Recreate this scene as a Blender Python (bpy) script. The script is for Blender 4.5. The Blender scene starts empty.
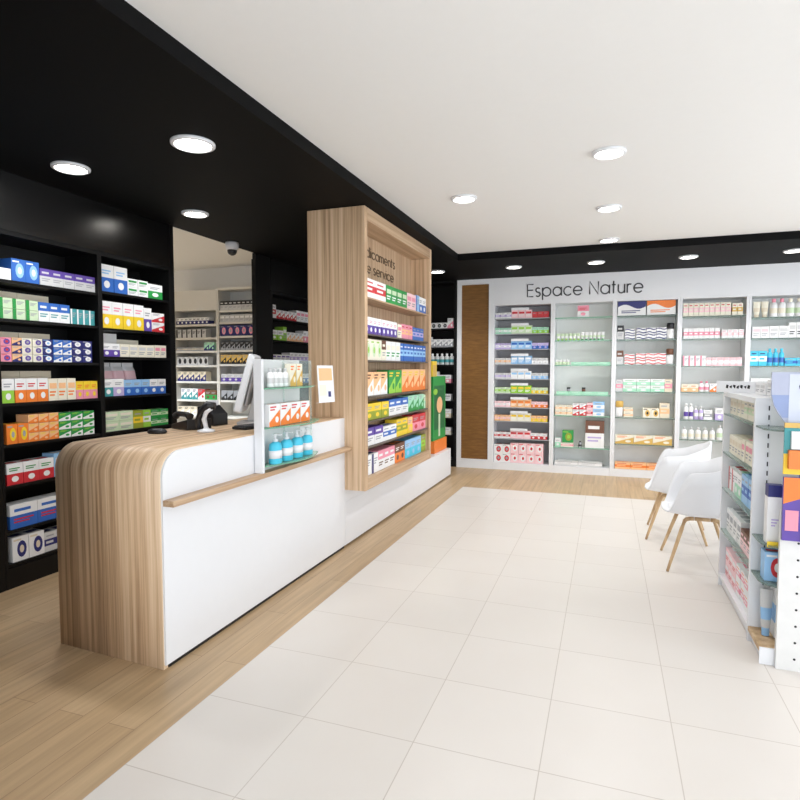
import bpy, math, random
from mathutils import Vector, Matrix
random.seed(7)
C = bpy.context.scene.collection
SC = bpy.context.scene
R = math.radians
# ------------------------------------------------------------------ camera
cam_d = bpy.data.cameras.new('camera'); cam = bpy.data.objects.new('camera', cam_d); C.objects.link(cam)
cam_d.sensor_width = 36.0; cam_d.lens = 576 / 800 * 36.0; cam_d.clip_start = .05
cam.location = (0, 0, 1.5); cam.rotation_euler = (R(90 - 3.2), 0, R(19.8)); SC.camera = cam
# ------------------------------------------------------------------ world, exposure
SC.view_settings.view_transform = 'Standard'; SC.view_settings.look = 'None'
SC.view_settings.gamma = 1; SC.view_settings.use_curve_mapping = False
SC.view_settings.exposure = 0.77
wd = bpy.data.worlds.new('world'); SC.world = wd; wd.use_nodes = True
bg = wd.node_tree.nodes['Background']; bg.inputs[0].default_value = (.88, .94, 1, 1); bg.inputs[1].default_value = 1.2
DOWN_W = 26.0      # watts of each ceiling downlight
# daylight through the shop front behind the camera
def area(name, loc, rot, sx, sy, w, col=(1, 1, 1)):
    d = bpy.data.lights.new(name, 'AREA'); d.shape = 'RECTANGLE'; d.size = sx; d.size_y = sy; d.energy = w; d.color = col
    o = bpy.data.objects.new(name, d); C.objects.link(o); o.location = loc; o.rotation_euler = rot; return o
area('shop_front_daylight', (1.2, -2.4, 1.7), (R(90), 0, 0), 5.0, 2.4, 72, (.90, .95, 1))
area('side_window_daylight', (5.0, 4.6, 1.6), (R(90), 0, R(90)), 6.0, 2.2, 80, (.90, .95, 1))

# ------------------------------------------------------------------ materials
def lin(c):
    c /= 255.0
    return c / 12.92 if c <= .04045 else ((c + .055) / 1.055) ** 2.4
def rgb(t): return (lin(t[0]), lin(t[1]), lin(t[2]), 1)
MC = {}
def mat(col, rough=.5, metal=0., name=None, vary=.06, spec=.5):
    """plain painted / printed surface with a faint procedural unevenness"""
    k = (col, rough, metal, spec)
    if k in MC: return MC[k]
    m = bpy.data.materials.new(name or 'surface_%d_%d_%d' % col); m.use_nodes = True
    nt = m.node_tree; b = nt.nodes['Principled BSDF']
    n = nt.nodes.new('ShaderNodeTexNoise'); n.inputs['Scale'].default_value = 18
    tc = nt.nodes.new('ShaderNodeTexCoord'); nt.links.new(tc.outputs['Object'], n.inputs['Vector'])
    r = nt.nodes.new('ShaderNodeValToRGB'); c = rgb(col)
    r.color_ramp.elements[0].color = tuple(x * (1 - vary) for x in c[:3]) + (1,)
    r.color_ramp.elements[1].color = tuple(min(1, x * (1 + vary)) for x in c[:3]) + (1,)
    nt.links.new(n.outputs['Fac'], r.inputs['Fac']); nt.links.new(r.outputs['Color'], b.inputs['Base Color'])
    b.inputs['Roughness'].default_value = rough; b.inputs['Metallic'].default_value = metal
    b.inputs['Specular IOR Level'].default_value = spec
    MC[k] = m; return m
def wood(name, dark, mid, light, scale, rough=.45):
    """streaked veneer; scale = noise frequency along object x, y, z"""
    m = bpy.data.materials.new(name); m.use_nodes = True; nt = m.node_tree; b = nt.nodes['Principled BSDF']
    tc = nt.nodes.new('ShaderNodeTexCoord'); mp = nt.nodes.new('ShaderNodeMapping'); mp.inputs['Scale'].default_value = scale
    nt.links.new(tc.outputs['Object'], mp.inputs['Vector'])
    n = nt.nodes.new('ShaderNodeTexNoise'); n.inputs['Scale'].default_value = 1; n.inputs['Detail'].default_value = 5; n.inputs['Roughness'].default_value = .65
    nt.links.new(mp.outputs[0], n.inputs['Vector'])
    r = nt.nodes.new('ShaderNodeValToRGB'); e = r.color_ramp.elements
    e[0].position = .34; e[0].color = rgb(dark); e[1].position = .66; e[1].color = rgb(light)
    x = e.new(.5); x.color = rgb(mid)
    nt.links.new(n.outputs['Fac'], r.inputs['Fac']); nt.links.new(r.outputs['Color'], b.inputs['Base Color'])
    b.inputs['Roughness'].default_value = rough
    return m
def emis(name, col, s):
    m = bpy.data.materials.new(name); m.use_nodes = True; b = m.node_tree.nodes['Principled BSDF']
    b.inputs['Base Color'].default_value = (1, 1, 1, 1); b.inputs['Emission Color'].default_value = rgb(col); b.inputs['Emission Strength'].default_value = s
    return m
def glass(name, col, alpha_mix, rough=.03):
    """thin shelf glass: mostly clear with a slight green body and a sheen"""
    m = bpy.data.materials.new(name); m.use_nodes = True; nt = m.node_tree
    out = nt.nodes['Material Output']; b = nt.nodes['Principled BSDF']
    b.inputs['Base Color'].default_value = rgb(col); b.inputs['Roughness'].default_value = rough
    t = nt.nodes.new('ShaderNodeBsdfTransparent'); t.inputs[0].default_value = (.97, 1, .985, 1)
    mx = nt.nodes.new('ShaderNodeMixShader'); mx.inputs[0].default_value = alpha_mix
    nt.links.new(t.outputs[0], mx.inputs[1]); nt.links.new(b.outputs[0], mx.inputs[2]); nt.links.new(mx.outputs[0], out.inputs[0])
    return m
WHITE = mat((231, 232, 235), .35, name='white_laminate', vary=.01)
PAINT = mat((236, 235, 233), .8, name='white_ceiling_paint', vary=.01)
BLACK = mat((9, 9, 10), .5, spec=.3, name='black_laminate', vary=.2)
GLOSSB = mat((9, 9, 10), .27, spec=1.0, name='satin_black_panel', vary=.1)
CEILB = mat((5, 5, 6), .65, spec=.12, name='black_ceiling_paint', vary=.1)
GREYP = mat((172, 172, 176), .5, name='grey_back_panel', vary=.03)
LGREY = mat((230, 231, 230), .5, name='light_grey_back_panel', vary=.02)
CREAM = mat((222, 219, 212), .6, name='cream_laminate', vary=.02)
CHROME = mat((190, 192, 195), .25, 1., name='brushed_metal')
DARK = mat((24, 24, 27), .4, name='dark_plastic', vary=.1)
INK = mat((62, 62, 66), .5, name='dark_grey_lettering')
SHELL = mat((236, 237, 240), .45, name='white_moulded_plastic', vary=.01)
GLASS = glass('shelf_glass', (205, 228, 216), .16)
GLASSG = glass('green_tinted_glass_edge', (130, 190, 160), .7, .1)
GLASSD = glass('grey_green_glass_edge', (120, 142, 134), .6, .1)
FROST = glass('frosted_acrylic', (232, 236, 236), .72, .4)
CLEARG = glass('clear_acrylic', (225, 238, 240), .16)
LENS = emis('lamp_lens', (255, 250, 240), 14)
ZEB = wood('zebrano_veneer', (158, 126, 96), (204, 172, 138), (226, 199, 168), (34, .7, .5))
ZEBY = wood('zebrano_veneer_long', (164, 132, 102), (188, 156, 124), (206, 178, 146), (30, .6, 30))
ZEBB = wood('zebrano_veneer_upright', (164, 134, 106), (184, 154, 124), (200, 174, 144), (3, 26, .5))
OAK = wood('pale_oak', (172, 138, 98), (196, 164, 124), (214, 186, 148), (20, 20, 3))
BROWN = wood('brown_panel_veneer', (112, 74, 28), (124, 84, 34), (136, 94, 42), (6, 6, 40), .5)

def floor_wood():
    m = bpy.data.materials.new('floor_planks'); m.use_nodes = True; nt = m.node_tree; b = nt.nodes['Principled BSDF']
    tc = nt.nodes.new('ShaderNodeTexCoord'); mp = nt.nodes.new('ShaderNodeMapping'); mp.inputs['Rotation'].default_value = (0, 0, R(90))
    nt.links.new(tc.outputs['Object'], mp.inputs['Vector'])
    br = nt.nodes.new('ShaderNodeTexBrick'); br.inputs['Scale'].default_value = 1
    br.inputs['Brick Width'].default_value = 1.2; br.inputs['Row Height'].default_value = .14; br.inputs['Mortar Size'].default_value = .0015
    br.inputs['Color1'].default_value = rgb((196, 168, 132)); br.inputs['Color2'].default_value = rgb((182, 153, 117)); br.inputs['Mortar'].default_value = rgb((150, 123, 94))
    nt.links.new(mp.outputs[0], br.inputs['Vector'])
    mp2 = nt.nodes.new('ShaderNodeMapping'); mp2.inputs['Scale'].default_value = (30, 1.6, 1); nt.links.new(tc.outputs['Object'], mp2.inputs['Vector'])
    n = nt.nodes.new('ShaderNodeTexNoise'); n.inputs['Scale'].default_value = 1; n.inputs['Detail'].default_value = 5
    nt.links.new(mp2.outputs[0], n.inputs['Vector'])
    mx = nt.nodes.new('ShaderNodeMix'); mx.data_type = 'RGBA'; mx.blend_type = 'OVERLAY'; mx.inputs[0].default_value = .35
    nt.links.new(br.outputs['Color'], mx.inputs[6]); nt.links.new(n.outputs['Fac'], mx.inputs[7]); nt.links.new(mx.outputs[2], b.inputs['Base Color'])
    b.inputs['Roughness'].default_value = .38
    return m
def floor_tile():
    m = bpy.data.materials.new('floor_tiles'); m.use_nodes = True; nt = m.node_tree; b = nt.nodes['Principled BSDF']
    tc = nt.nodes.new('ShaderNodeTexCoord'); br = nt.nodes.new('ShaderNodeTexBrick'); br.offset = 0; br.inputs['Scale'].default_value = 1
    br.inputs['Brick Width'].default_value = .4925; br.inputs['Row Height'].default_value = .4925; br.inputs['Mortar Size'].default_value = .0022; br.inputs['Mortar Smooth'].default_value = .2
    br.inputs['Color1'].default_value = rgb((226, 219, 212)); br.inputs['Color2'].default_value = rgb((222, 215, 208)); br.inputs['Mortar'].default_value = rgb((196, 186, 176))
    nt.links.new(tc.outputs['Object'], br.inputs['Vector'])
    n = nt.nodes.new('ShaderNodeTexNoise'); n.inputs['Scale'].default_value = 3; nt.links.new(tc.outputs['Object'], n.inputs['Vector'])
    mx = nt.nodes.new('ShaderNodeMix'); mx.data_type = 'RGBA'; mx.blend_type = 'OVERLAY'; mx.inputs[0].default_value = .06
    nt.links.new(br.outputs['Color'], mx.inputs[6]); nt.links.new(n.outputs['Fac'], mx.inputs[7]); nt.links.new(mx.outputs[2], b.inputs['Base Color'])
    b.inputs['Roughness'].default_value = .33
    return m
FW = floor_wood(); FT = floor_tile()

# ------------------------------------------------------------------ mesh builder
class MB:
    def __init__(s): s.v = []; s.f = []; s.m = []; s.mats = []; s.sm = []
    def mi(s, m):
        if m not in s.mats: s.mats.append(m)
        return s.mats.index(m)
    def face(s, pts, m, smooth=False):
        n = len(s.v); s.v += [tuple(p) for p in pts]; s.f.append(tuple(range(n, n + len(pts)))); s.m.append(s.mi(m)); s.sm.append(smooth)
    def box(s, x0, x1, y0, y1, z0, z1, m):
        n = len(s.v); k = s.mi(m)
        s.v += [(x0, y0, z0), (x1, y0, z0), (x1, y1, z0), (x0, y1, z0), (x0, y0, z1), (x1, y0, z1), (x1, y1, z1), (x0, y1, z1)]
        for f in ((0, 3, 2, 1), (4, 5, 6, 7), (0, 1, 5, 4), (1, 2, 6, 5), (2, 3, 7, 6), (3, 0, 4, 7)):
            s.f.append(tuple(n + i for i in f)); s.m.append(k); s.sm.append(False)
        return s
    def prism(s, pts, axis, a, b, m, smooth=False):
        """extrude a 2-D outline along axis from a to b"""
        def P(u, w, t): return {'x': (t, u, w), 'y': (u, t, w), 'z': (u, w, t)}[axis]
        n = len(s.v); N = len(pts); k = s.mi(m)
        s.v += [P(u, w, a) for u, w in pts] + [P(u, w, b) for u, w in pts]
        s.f.append(tuple(range(n + N - 1, n - 1, -1))); s.m.append(k); s.sm.append(False)
        s.f.append(tuple(range(n + N, n + 2 * N))); s.m.append(k); s.sm.append(False)
        for i in range(N):
            j = (i + 1) % N; s.f.append((n + i, n + j, n + N + j, n + N + i)); s.m.append(k); s.sm.append(smooth)
        return s
    def lathe(s, prof, m, c=(0, 0, 0), seg=16, sx=1., sy=1.):
        """prof: list of (radius, z) or (radius, z, material)"""
        n = len(s.v); N = len(prof)
        for p in prof:
            for i in range(seg):
                a = 2 * math.pi * i / seg; s.v.append((c[0] + p[0] * sx * math.cos(a), c[1] + p[0] * sy * math.sin(a), c[2] + p[1]))
        for j in range(N - 1):
            k = s.mi(prof[j][2] if len(prof[j]) > 2 else m)
            for i in range(seg):
                i2 = (i + 1) % seg; s.f.append((n + j * seg + i, n + j * seg + i2, n + (j + 1) * seg + i2, n + (j + 1) * seg + i)); s.m.append(k); s.sm.append(True)
        k = s.mi(m); s.f.append(tuple(n + i for i in range(seg - 1, -1, -1))); s.m.append(k); s.sm.append(False)
        k = s.mi(prof[-1][2] if len(prof[-1]) > 2 else m)
        s.f.append(tuple(n + (N - 1) * seg + i for i in range(seg))); s.m.append(k); s.sm.append(False)
        return s
    def tube(s, path, rad, m, seg=10):
        path = [Vector(p) for p in path]; N = len(path); n = len(s.v); k = s.mi(m); up = Vector((.3, .2, 1)).normalized()
        for i, p in enumerate(path):
            t = (path[min(i + 1, N - 1)] - path[max(i - 1, 0)]).normalized()
            u = t.cross(up)
            if u.length < .05: u = t.cross(Vector((0, 1, .1)))
            u.normalize(); w = t.cross(u); r = rad[i] if isinstance(rad, (list, tuple)) else rad
            for j in range(seg):
                a = 2 * math.pi * j / seg; s.v.append(tuple(p + u * (r * math.cos(a)) + w * (r * math.sin(a))))
        for i in range(N - 1):
            for j in range(seg):
                j2 = (j + 1) % seg; s.f.append((n + i * seg + j, n + i * seg + j2, n + (i + 1) * seg + j2, n + (i + 1) * seg + j)); s.m.append(k); s.sm.append(True)
        s.f.append(tuple(n + j for j in range(seg - 1, -1, -1))); s.m.append(k); s.sm.append(False)
        s.f.append(tuple(n + (N - 1) * seg + j for j in range(seg))); s.m.append(k); s.sm.append(False)
        return s
    def mesh(s, name):
        me = bpy.data.meshes.new(name); me.from_pydata(s.v, [], s.f)
        for m in s.mats: me.materials.append(m)
        me.polygons.foreach_set('material_index', s.m); me.polygons.foreach_set('use_smooth', s.sm)
        me.update()
        import bmesh
        bm = bmesh.new(); bm.from_mesh(me); bmesh.ops.recalc_face_normals(bm, faces=bm.faces); bm.to_mesh(me); bm.free()
        return me
    def build(s, name, parent=None, bevel=0, loc=None):
        o = bpy.data.objects.new(name, s.mesh(name)); C.objects.link(o)
        if parent: o.parent = parent
        if loc: o.location = loc
        if bevel:
            b = o.modifiers.new('bevel', 'BEVEL'); b.width = bevel; b.segments = 2; b.limit_method = 'ANGLE'; b.angle_limit = R(40)
        return o
def tag(o, label, cat, group=None):
    o['label'] = label; o['category'] = cat
    if group: o['group'] = group
    return o
def thing(name, label, cat, loc=(0, 0, 0), rz=0, group=None):
    o = bpy.data.objects.new(name, None); C.objects.link(o); o.location = loc; o.rotation_euler = (0, 0, rz); o.empty_display_size = .1
    return tag(o, label, cat, group)
def struct(name, mb, bevel=0, parent=None):
    o = mb.build(name, parent, bevel); o['kind'] = 'structure'; return o
def bx(*a): return MB().box(*a)
def dup(root, loc, rz, label):
    r = root.copy(); C.objects.link(r); r.location = loc; r.rotation_euler = (0, 0, rz); r['label'] = label
    for ch in list(root.children):
        c = ch.copy(); C.objects.link(c); c.parent = r
        for g in ch.children:
            d = g.copy(); C.objects.link(d); d.parent = c
    return r
def ring(cx, cy, r, a0, a1, n=18, ry=None): return [(cx + r * math.cos(R(a0 + (a1 - a0) * i / n)), cy + (ry or r) * math.sin(R(a0 + (a1 - a0) * i / n))) for i in range(n + 1)]
O_ = ring(.27, .25, .25, 0, 360, 24)
GLYPH = {'a': [O_, [(.52, 0), (.52, .5)]], 'b': [O_, [(.02, 0), (.02, .76)]], 'c': [ring(.27, .25, .25, 42, 318)], 'd': [O_, [(.52, 0), (.52, .76)]],
    'e': [[(.02, .25), (.52, .25)] + ring(.27, .25, .25, 3, 318)], 'i': [[(.03, 0), (.03, .5)], [(.03, .66), (.03, .70)]], 'l': [[(.03, 0), (.03, .76)]],
    'm': [[(.02, 0), (.02, .5)], ring(.165, .34, .145, 180, 0) + [(.31, 0)], ring(.455, .34, .145, 180, 0) + [(.60, 0)]], 'n': [[(.02, 0), (.02, .5)], ring(.20, .31, .18, 180, 0) + [(.38, 0)]],
    'p': [O_, [(.02, .5), (.02, -.22)]], 'r': [[(.02, 0), (.02, .5)], ring(.17, .33, .15, 180, 60)], 's': [ring(.16, .375, .13, 35, 265, 12, .125) + ring(.16, .125, .14, 85, -145, 12, .125)],
    't': [[(.1, 0), (.1, .70)], [(0, .49), (.22, .49)]], 'u': [[(.02, .5)] + ring(.20, .19, .18, 180, 360) + [(.38, .5)], [(.38, .5), (.38, 0)]], 'v': [[(0, .5), (.19, 0), (.38, .5)]],
    'E': [[(.40, .72), (.03, .72), (.03, 0), (.40, 0)], [(.03, .38), (.38, .38)]], 'N': [[(.03, 0), (.03, .72), (.53, 0), (.53, .72)]], 'M': [[(.03, 0), (.12, .72), (.36, .1), (.60, .72), (.69, 0)]]}
GLYPH['\u00e9'] = GLYPH['e'] + [[(.25, .60), (.36, .72)]]
def write(body, cap, width, wt, m, parent, loc, rz):
    """thin geometric lettering, every letter a part of its own"""
    adv = []; x = 0
    for ch in body:
        adv.append(x); x += .30 if ch == ' ' else max(p[0] for st in GLYPH[ch] for p in st) + .13
    k = width / (x - .13); kz = cap / .72
    for ch, a in zip(body, adv):
        if ch == ' ': continue
        b = MB()
        for st in GLYPH[ch]:
            n0 = len(b.v); b.tube([((a + p[0]) * k, 0, p[1] * kz) for p in st], wt, m, 8)
            b.v[n0:] = [(v[0], v[1] * .45, v[2]) for v in b.v[n0:]]
        o = b.build('letter', parent); o.location = loc; o.rotation_euler = (0, 0, rz)

# ------------------------------------------------------------------ setting
ZB, ZW = 2.80, 2.88
RX, RY = -1.735, 6.90                       # inner corner of the raised white ceiling
struct('floor', bx(-8, 4.4, -2, 9.0, -.1, 0, FW))
o = MB(); o.box(0, 5.4, -9.2, 0, 0, .002, FT); f = struct('trim_1', o); f.location = (-1.69, 7.04, 0)
b = MB()
b.box(-3.80, RX, -2, 8.8, ZB, ZB + .2, CEILB); b.box(RX, 4.4, RY, 8.8, ZB, ZB + .2, CEILB)
struct('ceiling', b)
struct('ceiling_raised', bx(RX, 4.4, -2, RY, ZW, ZW + .12, PAINT))
struct('wall_back', bx(-4.2, 4.4, 8.80, 8.95, 0, 3.0, BLACK))
b = MB(); b.box(4.3, 4.4, -1.6, 8.8, 0, .35, PAINT); b.box(4.3, 4.4, -1.6, 8.8, 2.6, 3.0, PAINT)
for y in (-1.6, .9, 3.3, 5.7, 8.1): b.box(4.3, 4.4, y, y + .12, .35, 2.6, PAINT)
b.box(4.3, 4.4, 8.22, 8.8, .35, 2.6, PAINT); struct('wall_right', b)
b = MB(); b.box(-4.2, -1.2, -1.7, -1.6, 0, 3.0, PAINT); b.box(-1.2, 4.4, -1.7, -1.6, 2.55, 3.0, PAINT); b.box(-1.2, 4.4, -1.7, -1.6, 0, .2, PAINT); b.box(3.6, 4.4, -1.7, -1.6, .2, 2.55, PAINT)
struct('wall_front', b)
b = MB()
b.box(-4.2, -4.14, -2, 4.30, 0, ZB, BLACK); b.box(-4.14, -3.78, -2, 4.30, 2.417, ZB, GLOSSB); b.box(-4.2, -3.78, 4.302, 4.345, 0, ZB, BLACK)
b.box(-3.82, -3.78, 5.66, 5.965, 0, ZB, BLACK); b.box(-3.99, -3.78, 5.97, 8.8, 2.417, ZB, GLOSSB); b.box(-4.04, -3.995, 5.966, 8.8, 0, ZB, BLACK)
struct('wall_left', b)
b = MB(); b.box(-8, -4.2, 7.31, 7.4, 0, 3.0, PAINT); b.box(-8.1, -8, 2.5, 7.4, 0, 3.0, PAINT); b.box(-8, -4.2, 2.4, 2.5, 0, 3.0, PAINT)
struct('wall_stockroom', b)
struct('ceiling_stockroom', bx(-8, -3.84, 2.5, 7.4, 3.0, 3.1, PAINT))
b = MB(); b.box(-3.84, -3.801, 4.3, 7.4, ZB, 3.1, PAINT); struct('trim_2', b)

# ------------------------------------------------------------------ ceiling lights
def downlight(x, y, z, r, label, grp, w=DOWN_W, flush=False, col=(.97, .985, 1)):
    t = thing('recessed_downlight', label, 'ceiling light', (x, y, z), 0, grp)
    ring = MB(); ring.lathe([(r, 0), (r, -.012), (r * .86, -.02), (r * .8, -.012), (r * .8, -.001)], WHITE, seg=32); ring.build('trim_ring', t)
    d = MB(); d.lathe([(r * .79, -.003), (r * .79, -.006)] if flush else [(r * .66, -.003), (r * .66, -.008)], LENS, seg=32); d.build('lamp_lens', t)
    ld = bpy.data.lights.new('lamp', 'SPOT'); ld.energy = w; ld.spot_size = R(125); ld.spot_blend = .7; ld.shadow_soft_size = r * .8; ld.color = col
    l = bpy.data.objects.new('lamp', ld); C.objects.link(l); l.parent = t; l.location = (0, 0, -.03)
    return t
G1 = 'downlights in the black ceiling over the counter'
downlight(-3.30, 2.865, ZB, .115, 'round downlight in black ceiling nearest the left shelves', G1)
downlight(-2.285, 2.806, ZB, .125, 'largest bright round downlight in black ceiling above wood counter', G1, flush=True)
downlight(-3.29, 4.05, ZB, .11, 'round downlight in black ceiling just before the stockroom doorway', G1)
G2 = 'downlights in the raised white ceiling'
downlight(-.018, 4.003, ZW, .105, 'nearest round downlight in raised white ceiling', G2)
downlight(-1.127, 4.667, ZW, .105, 'round downlight in white ceiling beside black border above hanging display', G2)
downlight(-.016, 5.363, ZW, .105, 'second round downlight of the row in white ceiling', G2)
downlight(-.013, 6.683, ZW, .105, 'farthest round downlight in white ceiling at black border', G2)
G3 = 'downlights in the black band before the back wall'
for x, l in ((-2.185, 'leftmost downlight in black band behind the hanging display'), (-1.164, 'downlight in black band above left end of wall lettering'), (-.159, 'downlight in black band above right half of wall lettering'),
             (.863, 'downlight in black band above fourth white bay'), (1.915, 'rightmost downlight in black band above last white bay')):
    downlight(x, 7.55, ZB, .105, l, G3)
for k, (x, y) in enumerate(((-6.6, 5.2), (-5.2, 5.2))):  # lamps added out of view to brighten the stockroom
    downlight(x, y, 3.0, .12, ('left', 'right')[k] + ' added unseen downlight in the white stockroom ceiling', 'added stockroom downlights', 280, col=(.8, .9, 1))

# ------------------------------------------------------------------ counter
def arc(cx, cz, r, a0, a1, n=12): return [(cx + r * math.cos(R(a0 + (a1 - a0) * i / n)), cz + r * math.sin(R(a0 + (a1 - a0) * i / n))) for i in range(n + 1)]
CY0, CY1, CH, CR = 2.22, 4.297, 1.092, .135
cnt = thing('service_counter', 'wood and white service counter with rounded waterfall end', 'counter')
out = [(CY1, 0), (CY1, CH)] + arc(CY0 + CR, CH - CR, CR, 90, 180) + [(CY0, 0)]
b = MB().prism(out, 'x', -2.777, -2.046, ZEB, True); b.v = [(x, y + (.034 if x < -2.7 and y < 3 else 0), z) for x, y, z in b.v]; b.build('waterfall_body', cnt)
i = .006
out2 = [(CY1, .022), (CY1, CH - i)] + arc(CY0 + CR, CH - CR, CR - i, 90, 180) + [(CY0 + i, .022)]
MB().prism(out2, 'x', -2.046, -2.034, WHITE).build('front_panel', cnt)
bx(-2.07, -2.042, CY0 + .03, CY1, 0, .022, DARK).build('toe_kick', cnt)
bx(-2.033, -1.968, 2.225, 4.297, .822, .852, ZEBY).build('ledge', cnt, .002)
pl = thing('low_plinth', 'low white plinth running on below the hanging display', 'plinth')
bx(-2.6, -2.034, 4.30, 7.735, .02, .385, WHITE).build('body', pl)
bx(-2.58, -2.06, 4.30, 7.71, 0, .0195, DARK).build('toe_kick', pl)
bx(-2.6, -2.034, 4.30, 6.16, .386, .486, WHITE).build('riser', pl)

# ------------------------------------------------------------------ hanging wooden display
DX0, DX1, DY0, DY1, DZ0, DZ1 = -2.366, -1.85, 4.30, 6.16, .488, 2.795
dsp = thing('hanging_display', 'tall light wood display cabinet hanging from black ceiling onto counter', 'display cabinet')
MB().box(DX0, DX1, DY0, DY0 + .06, DZ0, DZ1, ZEB).build('side_panel', dsp, .002)
MB().box(DX0, DX1, DY1 - .06, DY1, DZ0, DZ1, ZEB).build('side_panel', dsp, .002)
bx(DX0, DX1, DY0 + .061, DY1 - .061, DZ1 - .105, DZ1, ZEBY).build('top_board', dsp, .002)
bx(DX0, DX1, DY0 + .061, DY1 - .061, DZ0, DZ0 + .1, ZEBY).build('bottom_board', dsp, .002)
bx(-2.09, -2.07, DY0 + .061, DY1 - .061, DZ0 + .101, DZ1 - .106, ZEBB).build('back_panel', dsp)
DSH = [2.085, 1.785, 1.565, 1.262, 1.055, .838]
for z in DSH:
    s = bx(-2.069, -1.866, DY0 + .062, DY1 - .062, z - .014, z - .001, ZEBY if z > 1.9 else mat((96, 84, 74), .4, name='bronze_shelf')).build('shelf', dsp)
write('Médicaments', .086, .98, .0068, mat((104, 84, 62), .5, name='brown_lettering'), dsp, (-2.066, 4.60, 2.505), R(90))
write('libre service', .086, .90, .0068, mat((104, 84, 62), .5, name='brown_lettering'), dsp, (-2.066, 4.64, 2.365), R(90))

# ------------------------------------------------------------------ shelf units
class Frame:
    """shelf run: s along the front (left to right), d behind the front, z up"""
    def __init__(s, loc, rz): s.loc = Vector(loc); s.rz = rz; s.M = Matrix.Rotation(rz, 3, 'Z')
    def at(s, x, d, z): return s.loc + s.M @ Vector((x, d, z))
def unit(name, label, cat, fr, W, D, H, shelves, side=.04, mside=BLACK, mback=BLACK, mshelf=BLACK, z0=.0, th=.02, top=.03, plinth=.1, inset=.01, mplinth=None, edge=None):
    t = thing(name, label, cat, fr.loc, fr.rz); fr.W = W - side
    bx(0, side, 0, D, z0, H, mside).build('side_panel', t, .0015); bx(W - side, W, 0, D, z0, H, mside).build('side_panel', t, .0015)
    bx(side + .001, W - side - .001, D - .015, D, z0, H - top - .001, mback).build('back_panel', t)
    if top: bx(side + .001, W - side - .001, 0, D, H - top, H, mside).build('top_panel', t)
    if plinth: bx(side + .001, W - side - .001, .002, D - .017, z0, plinth, mplinth or mside).build('plinth', t)
    for z in shelves:
        b = bx(side + .001, W - side - .001, inset, D - .017, z - th, z - .001, mshelf)
        so = b.build('shelf', t)
        if edge: bx(side + .001, W - side - .001, inset - .003, inset - .0002, z - th - .001, z, edge).build('shelf_edge', so)
    return t
LX = -3.78
FA = Frame((LX, 2.68, 0), R(90)); FB = Frame((LX, 3.513, 0), R(90)); FB.k = 1.09; FC = Frame((LX, 5.97, 0), R(90))
ZA = [2.09, 1.83, 1.54, 1.26, .98, .70, .395, .165]
ZBY = [2.112, 1.82, 1.59, 1.267, .98, .70, .40, .165]
ZC = [2.10, 1.838, 1.59, 1.30, 1.0, .70, .4]
unit('shelving_unit', 'nearest black wall shelf unit at left edge of the shop', 'shelves', FA, .832, .35, 2.415, ZA, plinth=.14, side=.02)
unit('shelving_unit', 'black wall shelf unit between nearest unit and stockroom doorway', 'shelves', FB, .787, .35, 2.415, ZBY, plinth=.14, side=.02)
unit('shelving_unit', 'black wall shelf unit beyond the doorway beside hanging display', 'shelves', FC, 1.4, .2, 2.415, ZC, plinth=.14)
FZ = Frame((LX, 1.805, 0), R(90))
unit('shelving_unit', 'black wall shelf unit cut by the left picture edge', 'shelves', FZ, .872, .35, 2.415, ZA, plinth=.14)
BY = 8.44
FD = Frame((-3.2, BY, 0), 0)
ZD = [2.094, 1.81, 1.545, 1.27, 1.0, .74, .48]
unit('shelving_unit', 'black shelf unit in the far corner left of brown panel', 'shelves', FD, 1.06, .33, 2.799, ZD, plinth=.1)
# white back wall
pn = thing('framed_panel', 'tall brown wood panel in a white frame on back wall', 'wall panel', (-2.13, BY, 0))
b = MB(); b.box(0, .065, -.004, .3, .105, 2.799, WHITE); b.box(.475, .53, -.004, .3, .105, 2.799, WHITE); b.box(.066, .474, -.004, .3, 2.725, 2.799, WHITE); b.box(.066, .474, -.004, .3, .105, .135, WHITE)
b.build('frame', pn); bx(.066, .474, .02, .04, .136, 2.724, BROWN).build('panel', pn); bx(0, .53, -.004, .3, 0, .104, WHITE).build('plinth', pn)
FX = [(-1.599, -.742), (-.741, .077), (.078, .884), (.885, 1.677), (1.678, 2.47), (2.471, 3.26)]
ZBK = [[2.216, 1.994, 1.771, 1.555, 1.338, 1.128, .924, .721, .465], [2.204, 1.886, 1.539, 1.12, .826, .376], [2.207, 1.886, 1.544, 1.174, .822, .455], [2.174, 1.882, 1.523, 1.183, .814, .55], [2.138, 1.875, 1.523, 1.194, .814, .5], [2.138, 1.875, 1.523, 1.194, .814, .5]]
BN = ['leftmost', 'second', 'middle', 'fourth', 'rightmost', 'hidden']
FBK = []; BU = []
for k, (x0, x1) in enumerate(FX):
    fr = Frame((x0, BY, 0), 0); FBK.append(fr)
    lab = ['leftmost white framed shelf bay with grey back on back wall', 'second white shelf bay with green glass shelves on back wall', 'middle white shelf bay below end of wall lettering',
           'fourth white glass shelf bay behind the two chairs', 'rightmost visible white glass shelf bay at right picture edge', 'white glass shelf bay beyond the right picture edge'][k]
    BU.append(unit('shelving_bay', lab, 'shelves', fr, x1 - x0, .32, 2.43, ZBK[k], side=.028, mside=WHITE, mback=GREYP if k == 0 else LGREY, mshelf=GREYP if k == 0 else GLASS,
         th=.012, plinth=.105, top=.025, edge=None if k == 0 else (GLASSG if k == 1 else GLASSD)))
hd = thing('wall_sign', 'white header panel with dark Espace Nature lettering above shelf bays', 'sign', (-1.599, BY, 2.431))
bx(0, 4.86, -.002, .3, 0, .368, WHITE).build('board', hd)
write('Espace Nature', .172, 1.53, .0094, INK, hd, (.493, -.006, .082), 0)
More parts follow.
